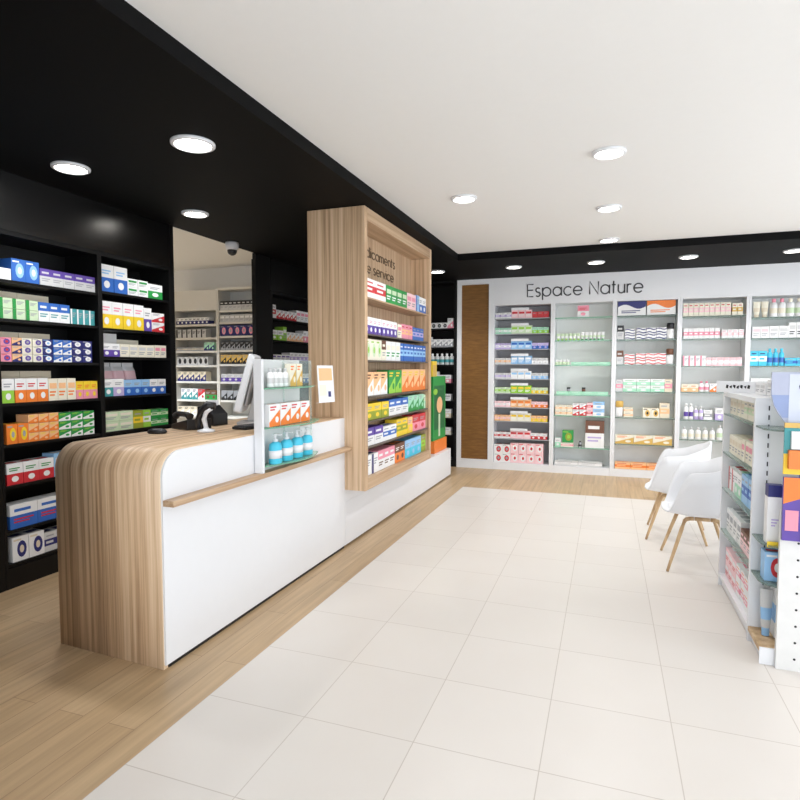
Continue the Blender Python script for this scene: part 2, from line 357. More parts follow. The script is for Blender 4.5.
# stockroom racks
FR1 = Frame((-6.115, 7.0, 0), 0); FR2 = Frame((-5.33, 7.0, 0), 0)
ZR1 = [2.14, 1.945, 1.751, 1.54, 1.302, 1.03, .79, .5]; ZR2 = [2.33, 2.16, 1.96, 1.757, 1.555, 1.30, 1.03, .79, .5]
u1 = unit('stock_rack', 'white stockroom rack with cream top box seen through doorway', 'shelves', FR1, .78, .3, 2.37, ZR1, side=.02, mside=CREAM, mback=CREAM, mshelf=CREAM, th=.03)
bx(0, .78, 0, .3, 2.371, 2.63, CREAM).build('top_box', u1)
unit('stock_rack', 'white stockroom rack on the right seen through doorway', 'shelves', FR2, .80, .3, 2.65, ZR2, side=.02, mside=CREAM, mback=LGREY, mshelf=CREAM, th=.03)

# ------------------------------------------------------------------ products
K = dict(white=(238, 238, 238), cream=(236, 230, 212), red=(205, 50, 58), pink=(236, 150, 170), lpink=(246, 205, 210), orange=(238, 128, 50), peach=(244, 190, 140), yellow=(240, 205, 50),
         olive=(150, 160, 50), lime=(150, 205, 70), green=(40, 150, 70), dgreen=(20, 105, 60), mint=(165, 220, 190), pgreen=(205, 225, 190), teal=(60, 150, 155), cyan=(70, 195, 225), lblue=(150, 195, 235),
         blue=(50, 105, 190), navy=(38, 42, 110), purple=(95, 70, 160), lilac=(190, 175, 220), brown=(110, 70, 50), black=(30, 30, 34), grey=(160, 162, 168), lgrey=(208, 208, 208), gold=(215, 175, 90), beige=(224, 212, 188))
def km(c): return mat(K[c], .42, vary=.03)
PM = {}
def product(kind, w, d, h, base, art=None, style='plain', dark='grey'):
    """mesh of one product; front faces local -Y, base on z = 0, centred in x, front face at y = 0"""
    key = (kind, w, d, h, base, art, style, dark)
    if key in PM: return PM[key]
    b = MB(); B = km(base); A = km(art or base); D = km(dark); e = .0008
    def q(x0, x1, z0, z1, m): b.face([(x0, -e, z0), (x1, -e, z0), (x1, -e, z1), (x0, -e, z1)], m)
    def disc(cx, cz, rx, rz, m, n=14, yy=e * 1.6): b.face([(cx + rx * math.cos(2 * math.pi * i / n), -yy, cz + rz * math.sin(2 * math.pi * i / n)) for i in range(n)], m)
    def bars(x0, x1, z, n, m, t):
        for i in range(n): q(x0, x0 + (x1 - x0) * (1 - .22 * i), z - i * t * 2, z - i * t * 2 + t, m)
    hw = w / 2
    if kind == 'box':
        if style == 'low': b.box(-hw, hw, 0, d, 0, h * .52, A); b.box(-hw, hw, 0, d, h * .52, h, B); bars(-hw * .7, hw * .6, h * .75, 2, D, h * .05); disc(0, h * .27, w * .22, h * .14, B)
        elif style == 'top': b.box(-hw, hw, 0, d, 0, h * .55, B); b.box(-hw, hw, 0, d, h * .55, h, A); q(-hw * .7, hw * .5, h * .7, h * .82, B); bars(-hw * .75, hw * .7, h * .36, 2, D, h * .06)
        elif style == 'mid': b.box(-hw, hw, 0, d, 0, h * .3, B); b.box(-hw, hw, 0, d, h * .3, h * .65, A); b.box(-hw, hw, 0, d, h * .65, h, B); q(-hw * .75, hw * .4, h * .42, h * .54, B); bars(-hw * .7, hw * .5, h * .78, 1, D, h * .07)
        elif style == 'wave':
            b.box(-hw, hw, 0, d, 0, h, B); n = 10
            up = [(-hw + w * i / n, h * (.62 + .16 * math.sin(i / n * 6.28))) for i in range(n + 1)]
            for i in range(n): b.face([(up[i][0], -e, up[i][1]), (up[i + 1][0], -e, up[i + 1][1]), (up[i + 1][0], -e, h), (up[i][0], -e, h)], A)
            bars(-hw * .75, hw * .6, h * .3, 2, A, h * .06)
        elif style == 'cap': b.box(-hw, hw, 0, d, 0, h * .8, B); b.box(-hw * .96, hw * .96, 0, d, h * .8, h, A); bars(-hw * .5, hw * .4, h * .4, 3, D, h * .025)
        elif style == 'line':
            b.box(-hw, hw, 0, d, 0, h, B); n = 10
            for z1 in (.78, .2):
                up = [(-hw + w * i / n, h * (z1 + .1 * math.sin(i / n * 6.28))) for i in range(n + 1)]
                for i in range(n): b.face([(up[i][0], -e, up[i][1] - h * .1), (up[i + 1][0], -e, up[i + 1][1] - h * .1), (up[i + 1][0], -e, up[i + 1][1] + h * .08), (up[i][0], -e, up[i][1] + h * .08)], A)
        elif style == 'disc': b.box(-hw, hw, 0, d, 0, h, B); disc(hw * .15, h * .48, w * .3, h * .34, A); bars(-hw * .85, hw * .1, h * .84, 1, D, h * .07); disc(hw * .15, h * .48, w * .14, h * .16, D, yy=e * 2.4)
        elif style == 'diag':
            b.box(-hw, hw, 0, d, 0, h, B); b.face([(-hw, -e, 0), (hw, -e, 0), (hw, -e, h * .75), (-hw, -e, h * .2)], A); bars(-hw * .8, hw * .3, h * .84, 2, D, h * .06); disc(hw * .4, h * .3, w * .16, h * .14, B)
        elif style == 'text': b.box(-hw, hw, 0, d, 0, h, B); q(-hw * .8, hw * .8, h * .55, h * .8, A); bars(-hw * .8, hw * .6, h * .36, 2, D, h * .07)
        elif style == 'strip': b.box(-hw, hw, 0, d, 0, h, B); q(-hw, -hw * .45, 0, h, A); bars(-hw * .3, hw * .8, h * .7, 3, D, h * .06)
        else: b.box(-hw, hw, 0, d, 0, h, B); bars(-hw * .6, hw * .5, h * .6, 1, A, h * .08)
        b.face([(-hw * .75, d * .25, h + e), (hw * .75, d * .25, h + e), (hw * .75, d * .7, h + e), (-hw * .75, d * .7, h + e)], A)
    elif kind in ('bottle', 'pump', 'jar', 'tube'):
        c = (0, d / 2, 0)
        if kind == 'bottle': b.lathe([(.92, 0, B), (1, .02, B), (1, .2, A), (1, .48, B), (1, .68, B), (.8, .76, B), (.42, .8, D), (.42, .84, D), (.5, .845, D), (.5, .985, D), (.42, 1., D)], B, (0, 0, 0), 14)
        elif kind == 'pump': b.lathe([(.9, 0, B), (1, .02, B), (1, .25, A), (1, .5, B), (.98, .66, B), (.5, .73, D), (.5, .8, D), (.2, .81, D), (.2, .92, D), (.55, .93, D), (.5, 1., D)], B, (0, 0, 0), 14)
        elif kind == 'jar': b.lathe([(.92, 0, B), (1, .05, A), (1, .58, B), (.9, .62, D), (1.02, .64, D), (1.02, .95, D), (.9, 1., D)], B, (0, 0, 0), 16)
        else: b.lathe([(.6, 0, D), (.62, .02, D), (.62, .16, D), (.66, .17, B), (.8, .35, A), (.9, .6, B), (1., .97, B), (1., 1., B)], B, (0, 0, 0), 14)
        sc = [(x * w / 2, y * d / 2 * (1 if kind != 'tube' else 1 - .75 * z), z * h) for x, y, z in b.v]
        b.v = [(x, y + d / 2, z) for x, y, z in sc]
    elif kind == 'bag':
        # soft pouch: bulging body with a crimped seal on top
        n = 8; Lz = [(0, .8, .95), (.1, 1, 1), (.45, 1.05, 1), (.75, .7, .97), (.88, .15, .95), (1, .1, .97)]
        P = []
        for z, t, ww in Lz: P.append([(hw * ww * math.copysign(abs(math.cos(a)) ** .5, math.cos(a)), d / 2 + d / 2 * t * math.copysign(abs(math.sin(a)) ** .7, math.sin(a)), z * h) for a in [2 * math.pi * i / 16 for i in range(16)]])
        for j in range(len(P) - 1):
            for i in range(16): b.face([P[j][i], P[j][(i + 1) % 16], P[j + 1][(i + 1) % 16], P[j + 1][i]], (A if j in (1, 2) or (style == 'low' and j == 0) else B) if j < 3 else (D if style == 'top' else B), True)
        b.face(P[0][::-1], B); b.face(P[-1], B)
    PM[key] = b.mesh('product'); return PM[key]
ORD = ['first', 'second', 'third', 'fourth', 'fifth', 'sixth', 'seventh', 'eighth', 'ninth', 'tenth', 'eleventh', 'twelfth', 'thirteenth', 'fourteenth', 'fifteenth', 'sixteenth', 'seventeenth', 'eighteenth']
NAME = dict(box='medicine_box', bottle='lotion_bottle', pump='pump_bottle', jar='cream_jar', tube='cream_tube', bag='product_pouch')
CAT = dict(box='box', bottle='bottle', pump='bottle', jar='jar', tube='tube', bag='pouch')
LAY = {1: [''], 2: ['lower layer', 'upper layer'], 3: ['bottom layer', 'middle layer', 'top layer'], 4: ['bottom layer', 'lower middle layer', 'upper middle layer', 'top layer']}
def it(adj, w, h, base, art=None, style='plain', n=1, lay=1, d=.12, kind='box', dark='grey', gap=.004, tilt=0, name=None, dd=0.):
    return dict(adj=adj, w=w, h=h, base=base, art=art, style=style, n=n, lay=lay, d=d, kind=kind, dark=dark, gap=gap, tilt=tilt, name=name, dd=dd)
BOXNAME = 'medicine_box'
def row(fr, s, z, shelf, items, d0=.02):
    """lay a row of products along a shelf, left to right; a bare number moves on by that much"""
    rec = []; x = s; zt = 0
    for I in items:
        if not isinstance(I, dict): x += I; continue
        if hasattr(fr, 'k'): I['w'] *= fr.k
        me = product(I['kind'], I['w'], I['d'], I['h'], I['base'], I['art'], I['style'], I['dark'])
        nm = I['name'] or (BOXNAME if I['kind'] == 'box' else NAME[I['kind']])
        for i in range(I['n']):
            jit = random.uniform(0, .006)
            for L in range(I['lay']):
                zz = z + .0012 + L * (I['h'] + .0022)
                rec.append((I, nm, me, L, fr.at(x + I['w'] / 2, d0 + I['dd'] + jit, zz)))
            x += I['w'] + I['gap']
    if getattr(fr, 'W', 0) and x - .004 > fr.W: print('TOO WIDE', shelf, round(x - fr.W, 3))
    cnt = {}; tot = {}
    def kf(I, nm, L): return (I['adj'], nm, LAY[I['lay']][L])
    for I, nm, me, L, p in rec: tot[kf(I, nm, L)] = tot.get(kf(I, nm, L), 0) + 1
    for I, nm, me, L, p in rec:
        k = kf(I, nm, L); c = cnt.get(k, 0); cnt[k] = c + 1
        noun = nm.replace('_', ' '); lay = LAY[I['lay']][L]
        if tot[k] == 1: lab = 'lone %s %s' % (I['adj'], noun)
        else: lab = '%s %s %s from left' % (ORD[c], I['adj'], noun)
        lab += (', ' + lay if lay else '') + ', ' + shelf
        o = bpy.data.objects.new(nm, me); C.objects.link(o); o.location = p; o.rotation_euler = (I['tilt'], 0, fr.rz)
        tag(o, lab, CAT[I['kind']] if not I['name'] else I['name'].split('_')[-1], '%s %ss, %s' % (I['adj'], noun, shelf) if tot[k] * I['lay'] > 1 else None)
UA = 'nearest black unit'
def sh(i, u): return ORD[i] + ' shelf of ' + u
a0 = .037
row(FA, a0, ZA[0], sh(0, UA), [.0, it('plain white', .09, .075, 'white'), it('blue and white', .1, .15, 'blue', 'lblue', 'disc', 2, d=.14, dark='white'), it('purple and grey', .092, .115, 'lgrey', 'purple', 'top', 5, gap=.002)])
row(FA, a0, ZA[1], sh(1, UA), [it('green and cream', .09, .068, 'pgreen', 'green', 'strip', 3, 2), it('blue and white', .082, .135, 'white', 'blue', 'top', 3, dark='teal'), it('teal and white', .052, .112, 'teal', 'white', 'strip', 4)])
row(FA, a0, ZA[2], sh(2, UA), [it('pink and purple', .075, .053, 'pink', 'purple', 'disc', 1, 3, dark='red'), it('orange and navy', .07, .053, 'peach', 'navy', 'diag', 1, 3), it('cream and purple', .072, .053, 'cream', 'purple', 'disc', 2, 3),
    it('navy and white', .08, .053, 'navy', 'white', 'disc', 1, 3, dark='lblue'), it('blue and white', .073, .053, 'blue', 'white', 'diag', 2, 3), it('navy and silver', .088, .053, 'navy', 'white', 'disc', 2, 3, dark='lgrey')])
row(FA, a0, ZA[3], sh(3, UA), [it('white and green', .085, .165, 'white', 'lime', 'low', 1), it('white and orange', .08, .165, 'white', 'orange', 'low', 3, dark='red'), it('cream and orange', .072, .16, 'cream', 'peach', 'text', 3, dark='orange'), it('rainbow yellow', .063, .135, 'yellow', 'pink', 'low', 3, dark='orange')])
row(FA, a0 + .02, ZA[4], sh(4, UA), [it('tall orange', .075, .135, 'orange', 'yellow', 'disc', 2), it('peach and orange', .075, .062, 'peach', 'orange', 'diag', 3, 3, dark='yellow'), it('green and white', .1, .06, 'green', 'white', 'diag', 3, 3, dark='lime')])
row(FA, a0 + .01, ZA[5], sh(5, UA), [it('white and red', .115, .145, 'white', 'red', 'low', 3, dark='green'), it('pale blue', .12, .17, 'lblue', 'white', 'text', 3)])
row(FA, a0 + .02, ZA[6], sh(6, UA), [it('blue and white', .2, .165, 'blue', 'white', 'top', 2, dark='red'), it('navy and white', .14, .165, 'white', 'navy', 'low', 2)])
row(FA, a0 + .03, ZA[7], sh(7, UA), [it('white and navy', .115, .17, 'white', 'navy', 'disc', 2, dark='beige'), it('navy and grey', .1, .14, 'lgrey', 'navy', 'mid', 4)])
PC = 'stock_carton'
for k, z, h in ((1, ZA[1], .2), (2, ZA[2], .21), (3, ZA[3], .215)):
    row(FA, a0, z, 'back of ' + sh(k, UA), [it('plain beige', .245, h, 'beige', 'beige', n=2, d=.14, name=PC)], d0=.18)
UB = 'doorway black unit'
row(FB, .024, ZBY[0], sh(0, UB), [it('blue and white', .125, .215, 'white', 'blue', 'low', 2, d=.16, dark='lblue'), it('white and green', .1, .068, 'white', 'green', 'text', 2, 2), it('green and white', .16, .125, 'white', 'green', 'low', 1)])
row(FB, .024, ZBY[1], sh(1, UB), [it('yellow and white', .1, .215, 'white', 'yellow', 'low', 4, dark='pink'), it('purple and white', .08, .2, 'white', 'purple', 'low', 1), it('red and white', .14, .082, 'white', 'red', 'diag', 1, 2)])
row(FB, .024, ZBY[2], sh(2, UB), [it('purple and white', .08, .105, 'white', 'purple', 'low', 2), it('pale cream', .085, .105, 'cream', 'lgrey', 'text', 4), it('pink and cream', .062, .11, 'cream', 'pink', 'text', 2)])
row(FB, .024, ZBY[2], 'back of ' + sh(2, UB), [it('plain white', .25, .195, 'white', n=1, d=.14, name=PC), it('plain cream', .22, .15, 'cream', n=1, d=.14, name=PC)], d0=.15)
row(FB, .024, ZBY[3], sh(3, UB), [it('teal and white', .09, .14, 'white', 'teal', 'low', 1), it('lilac and white', .1, .14, 'white', 'lilac', 'low', 1), it('blue and white', .085, .13, 'lblue', 'blue', 'low', 3), it('white and blue', .085, .13, 'white', 'blue', 'low', 2)])
row(FB, .024, ZBY[3], 'back of ' + sh(3, UB), [it('grey and white', .11, .27, 'white', 'grey', 'mid', 1, kind='bag'), it('pink and white', .115, .275, 'white', 'lpink', 'mid', 3, kind='bag', dark='pink')], d0=.15)
row(FB, .024, ZBY[4], sh(4, UB), [it('pale green', .135, .078, 'pgreen', 'cream', 'text', 2, 2), it('olive green', .1, .15, 'olive', 'yellow', 'mid', 1), it('lime green', .08, .15, 'lime', 'white', 'mid', 1), it('green and white', .095, .072, 'green', 'pgreen', 'mid', 2, 2)])
UC = 'black unit past doorway'
row(FC, .044, ZC[0], sh(0, UC), [it('pink and red', .1, .16, 'white', 'red', 'mid', 1), it('white and pink', .095, .105, 'white', 'red', 'diag', 5), it('white and red', .1, .14, 'white', 'pink', 'text', 3)])
row(FC, .044, ZC[1], sh(1, UC), [it('lime and white', .13, .12, 'white', 'lime', 'low', 2, d=.1), it('lime green', .08, .17, 'lime', 'white', 'text', 1), it('peach and white', .1, .11, 'white', 'peach', 'diag', 4), it('pink and white', .1, .15, 'white', 'pink', 'low', 2)])
row(FC, .044, ZC[2], sh(2, UC), [it('purple and white', .1, .07, 'white', 'purple', 'text', 4), it('lilac and white', .1, .1, 'white', 'lilac', 'low', 5)])
row(FC, .044, ZC[3], sh(3, UC), [it('cream and red', .1, .13, 'cream', 'red', 'low', 6), it('white and blue', .1, .12, 'white', 'blue', 'low', 4)])
UD = 'far corner black unit'
row(FD, .56, ZD[0], sh(0, UD), [it('white and black', .085, .085, 'white', 'black', 'disc', 4, d=.1), it('pink and white', .09, .15, 'white', 'pink', 'diag', 1)])
row(FD, .56, ZD[1], sh(1, UD), [it('green and white', .09, .16, 'white', 'green', 'low', 1), it('grey and white', .085, .12, 'white', 'grey', 'diag', 4)])
row(FD, .56, ZD[2], sh(2, UD), [it('white and grey', .072, .17, 'lgrey', 'teal', 'plain', 6, kind='bottle', d=.06, dark='white')])
row(FD, .56, ZD[3], sh(3, UD), [it('blue and white', .1, .17, 'white', 'navy', 'low', 2), it('pink and white', .1, .12, 'white', 'pink', 'low', 2)])
row(FD, .56, ZD[4], sh(4, UD), [it('white and grey', .1, .1, 'white', 'grey', 'text', 4)])
row(FD, .56, ZD[5], sh(5, UD), [it('beige and white', .1, .13, 'white', 'beige', 'low', 4)])
row(FD, .56, ZD[6], sh(6, UD), [it('cream and white', .1, .11, 'white', 'cream', 'low', 4)])
# wooden display
BOXNAME = 'pharmacy_box'
FDS = Frame((-1.866, DY0 + .06, 0), R(90)); UW = 'wooden display'; FDS.W = 1.736
row(FDS, .03, DSH[0], sh(0, UW), [it('white and red', .24, .16, 'white', 'red', 'mid', 2, dark='red'), it('green and white', .14, .16, 'green', 'pgreen', 'text', 4, dark='white', gap=.002), it('pink and white', .14, .16, 'lpink', 'pink', 'text', 2), it('pale blue', .11, .17, 'lblue', 'blue', 'strip', 1), it('blue and white', .12, .165, 'white', 'blue', 'low', 2)], d0=.02)
row(FDS, .03, DSH[1], sh(1, UW), [it('purple and white', .092, .14, 'white', 'purple', 'low', 8, dark='pink', d=.09), .02, it('cream and pink', .11, .13, 'cream', 'pink', 'text', 1), it('pink and orange', .11, .14, 'pink', 'peach', 'mid', 3, dark='red'), it('blue and lilac', .12, .13, 'blue', 'lilac', 'mid', 3)], d0=.02)
row(FDS, .03, DSH[2], sh(2, UW), [it('cream and olive', .125, .175, 'cream', 'pgreen', 'disc', 3, dark='lime'), it('cream and brown', .1, .175, 'cream', 'brown', 'top', 1), it('cream and green', .12, .175, 'white', 'cream', 'text', 3, dark='green'), it('blue and pale blue', .1, .17, 'blue', 'lblue', 'mid', 8, dark='white')], d0=.02)
row(FDS, .05, DSH[3], sh(3, UW), [it('peach and white', .16, .2, 'peach', 'white', 'diag', 3, dark='brown'), .05, it('bright green', .17, .215, 'green', 'lime', 'diag', 2, dark='yellow'), it('peach and orange', .19, .22, 'peach', 'orange', 'diag', 4, dark='yellow')], d0=.02)
row(FDS, .03, DSH[4], sh(4, UW), [it('yellow and green', .18, .14, 'yellow', 'olive', 'low', 3), it('blue and white', .18, .15, 'white', 'blue', 'top', 3), it('mint green', .17, .16, 'mint', 'green', 'diag', 3), it('pale green', .07, .15, 'pgreen', 'mint', 'low', 1)], d0=.02)
row(FDS, .03, DSH[5], sh(5, UW), [it('purple and white', .2, .15, 'white', 'purple', 'top', 2), it('white and blue', .17, .13, 'white', 'blue', 'mid', 2), it('yellow and white', .16, .165, 'yellow', 'olive', 'mid', 2), it('peach and yellow', .15, .16, 'peach', 'yellow', 'low', 1), it('red and pink', .22, .17, 'red', 'pink', 'low', 2)], d0=.02)
row(FDS, .03, DZ0 + .101, 'bottom board of ' + UW, [it('white and navy', .14, .17, 'white', 'navy', 'strip', 2), it('pink and white', .14, .175, 'white', 'pink', 'top', 3, dark='brown'), it('dark and orange', .14, .18, 'brown', 'orange', 'low', 2, dark='white'), it('pale blue', .17, .18, 'lblue', 'cyan', 'low', 3), it('olive green', .15, .18, 'olive', 'lime', 'mid', 1)], d0=.02)
# back wall bays
BOXNAME = 'product_carton'
def WB(i, k): return ORD[i] + ' shelf of ' + BN[k] + ' white bay'
z = ZBK[0]
B1 = [('white', 'lilac', 'lpink', 'red'), ('mint', 'white', 'pgreen', 'lime'), ('lilac', 'white', 'lblue', 'blue'), ('lgrey', 'peach', 'lblue', 'white'), ('lgrey', 'lilac', 'white', 'lblue'), ('pgreen', 'lime', 'lime', 'yellow'), ('lpink', 'white', 'peach', 'orange'), ('peach', 'lpink', 'cream', 'yellow'), ('white', 'red', 'lpink', 'red')]
CN = dict(cream='cream yellow', lilac='lilac', mint='mint green', lblue='pale blue', lgrey='pale grey', lime='lime green', lpink='pale pink', peach='peach', white='white', red='red', pgreen='pale green', blue='blue', yellow='yellow', orange='orange', purple='purple', pink='pink')
for k, (c1, a1, c2, a2) in enumerate(B1):
    c3 = {0: 'red', 1: 'mint'}.get(k, c1)
    row(FBK[0], .036, z[k], WB(k, 0), [it('small ' + CN[c1], .074, .085, c1, a1, 'mid', 3, d=.1), it('taller ' + CN[c2], .095, .115, c2, a2, 'text', 3, d=.1, dark='white'), it('small ' + CN[c3], .074, .085, c3, a2, 'low', 3, d=.1)], d0=.03)
    bx(.27, .52, .018, .022, z[k] + .115, z[k] + .15, WHITE).build('header_card', BU[0])
row(FBK[0], .036, .106, 'bottom of leftmost white bay', [it('red and white', .115, .13, 'white', 'red', 'disc', 2, 2, d=.14), it('pink and white', .115, .145, 'lpink', 'white', 'disc', 4, 2, d=.14, dark='red')], d0=.03)
z = ZBK[1]
row(FBK[1], .33, z[0], WB(0, 1), [it('pink and white', .15, .16, 'pink', 'white', 'low', 1, d=.1, dark='red')])
row(FBK[1], .05, z[1], WB(1, 1), [it('pale green', .05, .095, 'pgreen', 'white', n=6, kind='tube', d=.04, dark='lime'), it('white and green', .05, .11, 'white', 'pgreen', n=6, kind='tube', d=.04, dark='green')])
row(FBK[1], .04, z[2], WB(2, 1), [it('small white', .045, .075, 'white', 'pgreen', n=4, kind='jar', d=.045, dark='white'), .02, it('flat mint green', .17, .04, 'mint', 'white', n=3, d=.1)])
row(FBK[1], .06, z[3], WB(3, 1), [it('flat mint green', .17, .045, 'mint', 'white', n=4, d=.1)])
row(FBK[1], .06, z[3] + .048, WB(3, 1), [.14, it('small black', .05, .055, 'black', 'grey', n=1, kind='jar', d=.05, dark='black'), .15, it('dark round', .05, .055, 'black', 'brown', n=1, kind='jar', d=.05, dark='black')])
row(FBK[1], .05, z[4], WB(4, 1), [it('beige and peach', .075, .07, 'cream', 'peach', 'mid', 3, 2), it('red and white', .09, .085, 'white', 'red', 'diag', 2, 2), it('pink and red', .08, .09, 'lpink', 'red', 'mid', 1, 2), it('pale blue', .15, .1, 'lblue', 'white', 'low', 1, 2)])
row(FBK[1], .05, z[5], WB(5, 1), [it('small white', .08, .12, 'white', 'mint', 'low', 1), it('cream and pink tray', .17, .06, 'cream', 'pink', 'mid', 1, name='display_box'), .06, it('small grey', .05, .09, 'grey', 'black', n=1, kind='bottle', d=.05, dark='black'), .04, it('brown and white', .25, .38, 'white', 'brown', 'top', 1, d=.12, dark='lilac', name='display_box')])
row(FBK[1], .15, z[5] + .064, 'tray on ' + WB(5, 1), [it('green and lime', .15, .17, 'green', 'olive', 'disc', 1, d=.1, dark='lime')])
row(FBK[1], .05, .106, 'bottom of second white bay', [it('flat pale grey', .32, .07, 'lgrey', 'white', 'mid', 2, d=.15, name='storage_tray')])
z = ZBK[2]
row(FBK[2], .04, z[0], WB(0, 2), [it('navy and white', .35, .19, 'white', 'navy', 'wave', 1, d=.15), .01, it('orange and white', .35, .19, 'white', 'orange', 'wave', 1, d=.15, dark='orange')])
for q, (c, d_, i1) in enumerate((('navy', 'black', 1), ('red', 'brown', 2))):
    nm = {'navy': 'navy', 'red': 'red'}[c]
    row(FBK[2], .035, z[i1], WB(i1, 2), [it(d_ + ' topped grey', .085, .19, 'lgrey', d_, 'top', 1, d=.1), .01, it('small white and ' + nm, .13, .07, 'white', c, 'line', 1, 2), .01, it('white and ' + nm, .122, .075, 'white', c, 'line', 3, 2), it(d_ + ' capped clear', .09, .21, 'lgrey', 'white', n=1, kind='jar', d=.08, dark=d_)])
row(FBK[2], .035, z[3], WB(3, 2), [it('grey and pink', .085, .16, 'lgrey', 'pink', 'mid', 1), it('white and green', .17, .085, 'white', 'mint', 'low', 3, 2, dark='green'), it('beige and pink', .09, .17, 'beige', 'pink', 'mid', 1)])
row(FBK[2], .035, z[4], WB(4, 2), [it('yellow lidded clear', .1, .22, 'lgrey', 'white', n=1, kind='jar', d=.09, dark='gold'), it('cream and peach', .12, .065, 'cream', 'peach', 'mid', 1, 2), .12, it('cream and gold', .1, .13, 'cream', 'gold', 'disc', 2, dark='black'), it('beige and brown', .12, .2, 'beige', 'peach', 'mid', 1)])
row(FBK[2], .04, z[5], WB(5, 2), [it('orange and cream', .235, .12, 'cream', 'gold', 'diag', 3, dark='orange')])
row(FBK[2], .04, .106, 'bottom of middle white bay', [it('orange and pink', .2, .09, 'peach', 'orange', 'mid', 3, dark='red')])
z = ZBK[3]
row(FBK[3], .04, z[0], WB(0, 3), [it('cream and pink', .058, .17, 'cream', 'lpink', 'mid', 9, dark='red'), .01, it('cream and gold', .058, .155, 'cream', 'gold', 'mid', 2, dark='red')])
row(FBK[3], .05, z[1], WB(1, 3), [it('white and red', .057, .135, 'white', 'pink', 'mid', 7, dark='white'), .02, it('white and pink', .06, .11, 'white', 'lpink', 'mid', 4, dark='pink')])
row(FBK[3], .05, z[2], WB(2, 3), [it('white and pink', .065, .135, 'white', 'pink', 'strip', 4), it('pale pink', .065, .11, 'lpink', 'white', 'mid', 6)])
row(FBK[3], .04, z[3], WB(3, 3), [it('orange and cream', .1, .1, 'cream', 'peach', 'low', 2, dark='orange'), it('pink and white', .06, .14, 'white', 'pink', n=2, kind='bottle', d=.05, dark='pink'), it('white and orange', .08, .11, 'white', 'orange', 'diag', 3), it('lilac and white', .08, .12, 'white', 'lilac', 'low', 1)])
row(FBK[3], .08, z[4], WB(4, 3), [it('purple and white', .055, .21, 'white', 'purple', n=2, kind='bottle', d=.05, dark='white'), it('lilac and white', .055, .18, 'lilac', 'white', n=2, kind='pump', d=.05, dark='white'), it('grey and white', .1, .13, 'white', 'grey', 'mid', 1), .03, it('white and lilac', .1, .16, 'white', 'lilac', 'low', 2)])
row(FBK[3], .06, z[5], WB(5, 3), [it('white and cream', .065, .16, 'white', 'cream', n=5, kind='bottle', d=.055, dark='lgrey', gap=.018), it('tall white', .07, .2, 'white', 'pgreen', n=3, kind='bottle', d=.055, dark='lgrey', gap=.018)])
z = ZBK[4]
row(FBK[4], .05, z[0], WB(0, 4), [it('cream and beige', .085, .2, 'cream', 'beige', n=2, kind='tube', d=.06, dark='beige'), .01, it('white with pink cap', .085, .23, 'white', 'cream', n=2, kind='bottle', d=.07, dark='pink'), it('white with cream cap', .09, .23, 'white', 'pgreen', n=2, kind='bottle', d=.07, dark='cream')])
row(FBK[4], .05, z[1], WB(1, 4), [it('white and pink', .09, .145, 'white', 'lpink', 'text', 2), it('white and grey', .1, .15, 'white', 'lgrey', 'text', 2), it('tall white', .08, .19, 'white', 'lgrey', 'text', 3, dark='black')])
row(FBK[4], .035, z[2], WB(2, 4), [it('cyan and white', .09, .19, 'cyan', 'white', 'mid', 2, dark='navy'), it('cyan and blue', .06, .22, 'cyan', 'blue', n=3, kind='bottle', d=.05, dark='cyan'), it('flat cyan', .12, .1, 'cyan', 'blue', 'mid', 2)])
row(FBK[4], .05, z[3], WB(3, 4), [it('plain white', .1, .17, 'white', 'lgrey', 'text', 5)])
# stockroom goods
BOXNAME = 'stock_box'
UR1 = 'left stockroom rack'; UR2 = 'right stockroom rack'
R1 = [('navy and white', 'white', 'navy', 'low', .07, .1, 8), ('grey and black', 'lgrey', 'black', 'strip', .085, .12, 6), ('flat grey', 'grey', 'beige', 'mid', .16, .05, 3), ('white and grey', 'lgrey', 'black', 'disc', .09, .12, 6), ('beige and navy', 'beige', 'navy', 'diag', .1, .14, 5), ('teal and white', 'teal', 'white', 'diag', .1, .16, 5), ('beige and white', 'beige', 'white', 'diag', .11, .13, 5)]
for k, (ad, c1, c2, st, w, h, n) in enumerate(R1):
    its = [it(ad, w, h, c1, c2, st, n, d=.12, dark='black')]
    if k == 2: its += [it('green and navy', .09, .12, 'mint', 'navy', 'diag', 2)]
    if k == 5: its = [.06, it('teal and white', .1, .16, 'white', 'teal', 'diag', 3, dark='navy'), it('red and white', .12, .15, 'red', 'white', 'diag', 1), it('green and brown', .1, .14, 'brown', 'green', 'low', 2)]
    row(FR1, .03, ZR1[k], sh(k, UR1), its)
R2 = [('black and silver', 'lgrey', 'black', 'top', .07, .13, 8), ('grey and white', 'lgrey', 'white', 'text', .08, .1, 8), ('navy and pink', 'navy', 'pink', 'disc', .11, .15, 5), ('black and grey', 'black', 'grey', 'diag', .08, .12, 7), ('yellow and black', 'gold', 'black', 'diag', .09, .13, 6), ('white and purple', 'lgrey', 'purple', 'low', .1, .11, 5), ('grey and black', 'grey', 'black', 'diag', .1, .14, 5)]
for k, (ad, c1, c2, st, w, h, n) in enumerate(R2):
    row(FR2, .03, ZR2[k], sh(k, UR2), [it(ad, w, h, c1, c2, st, n, d=.12)])

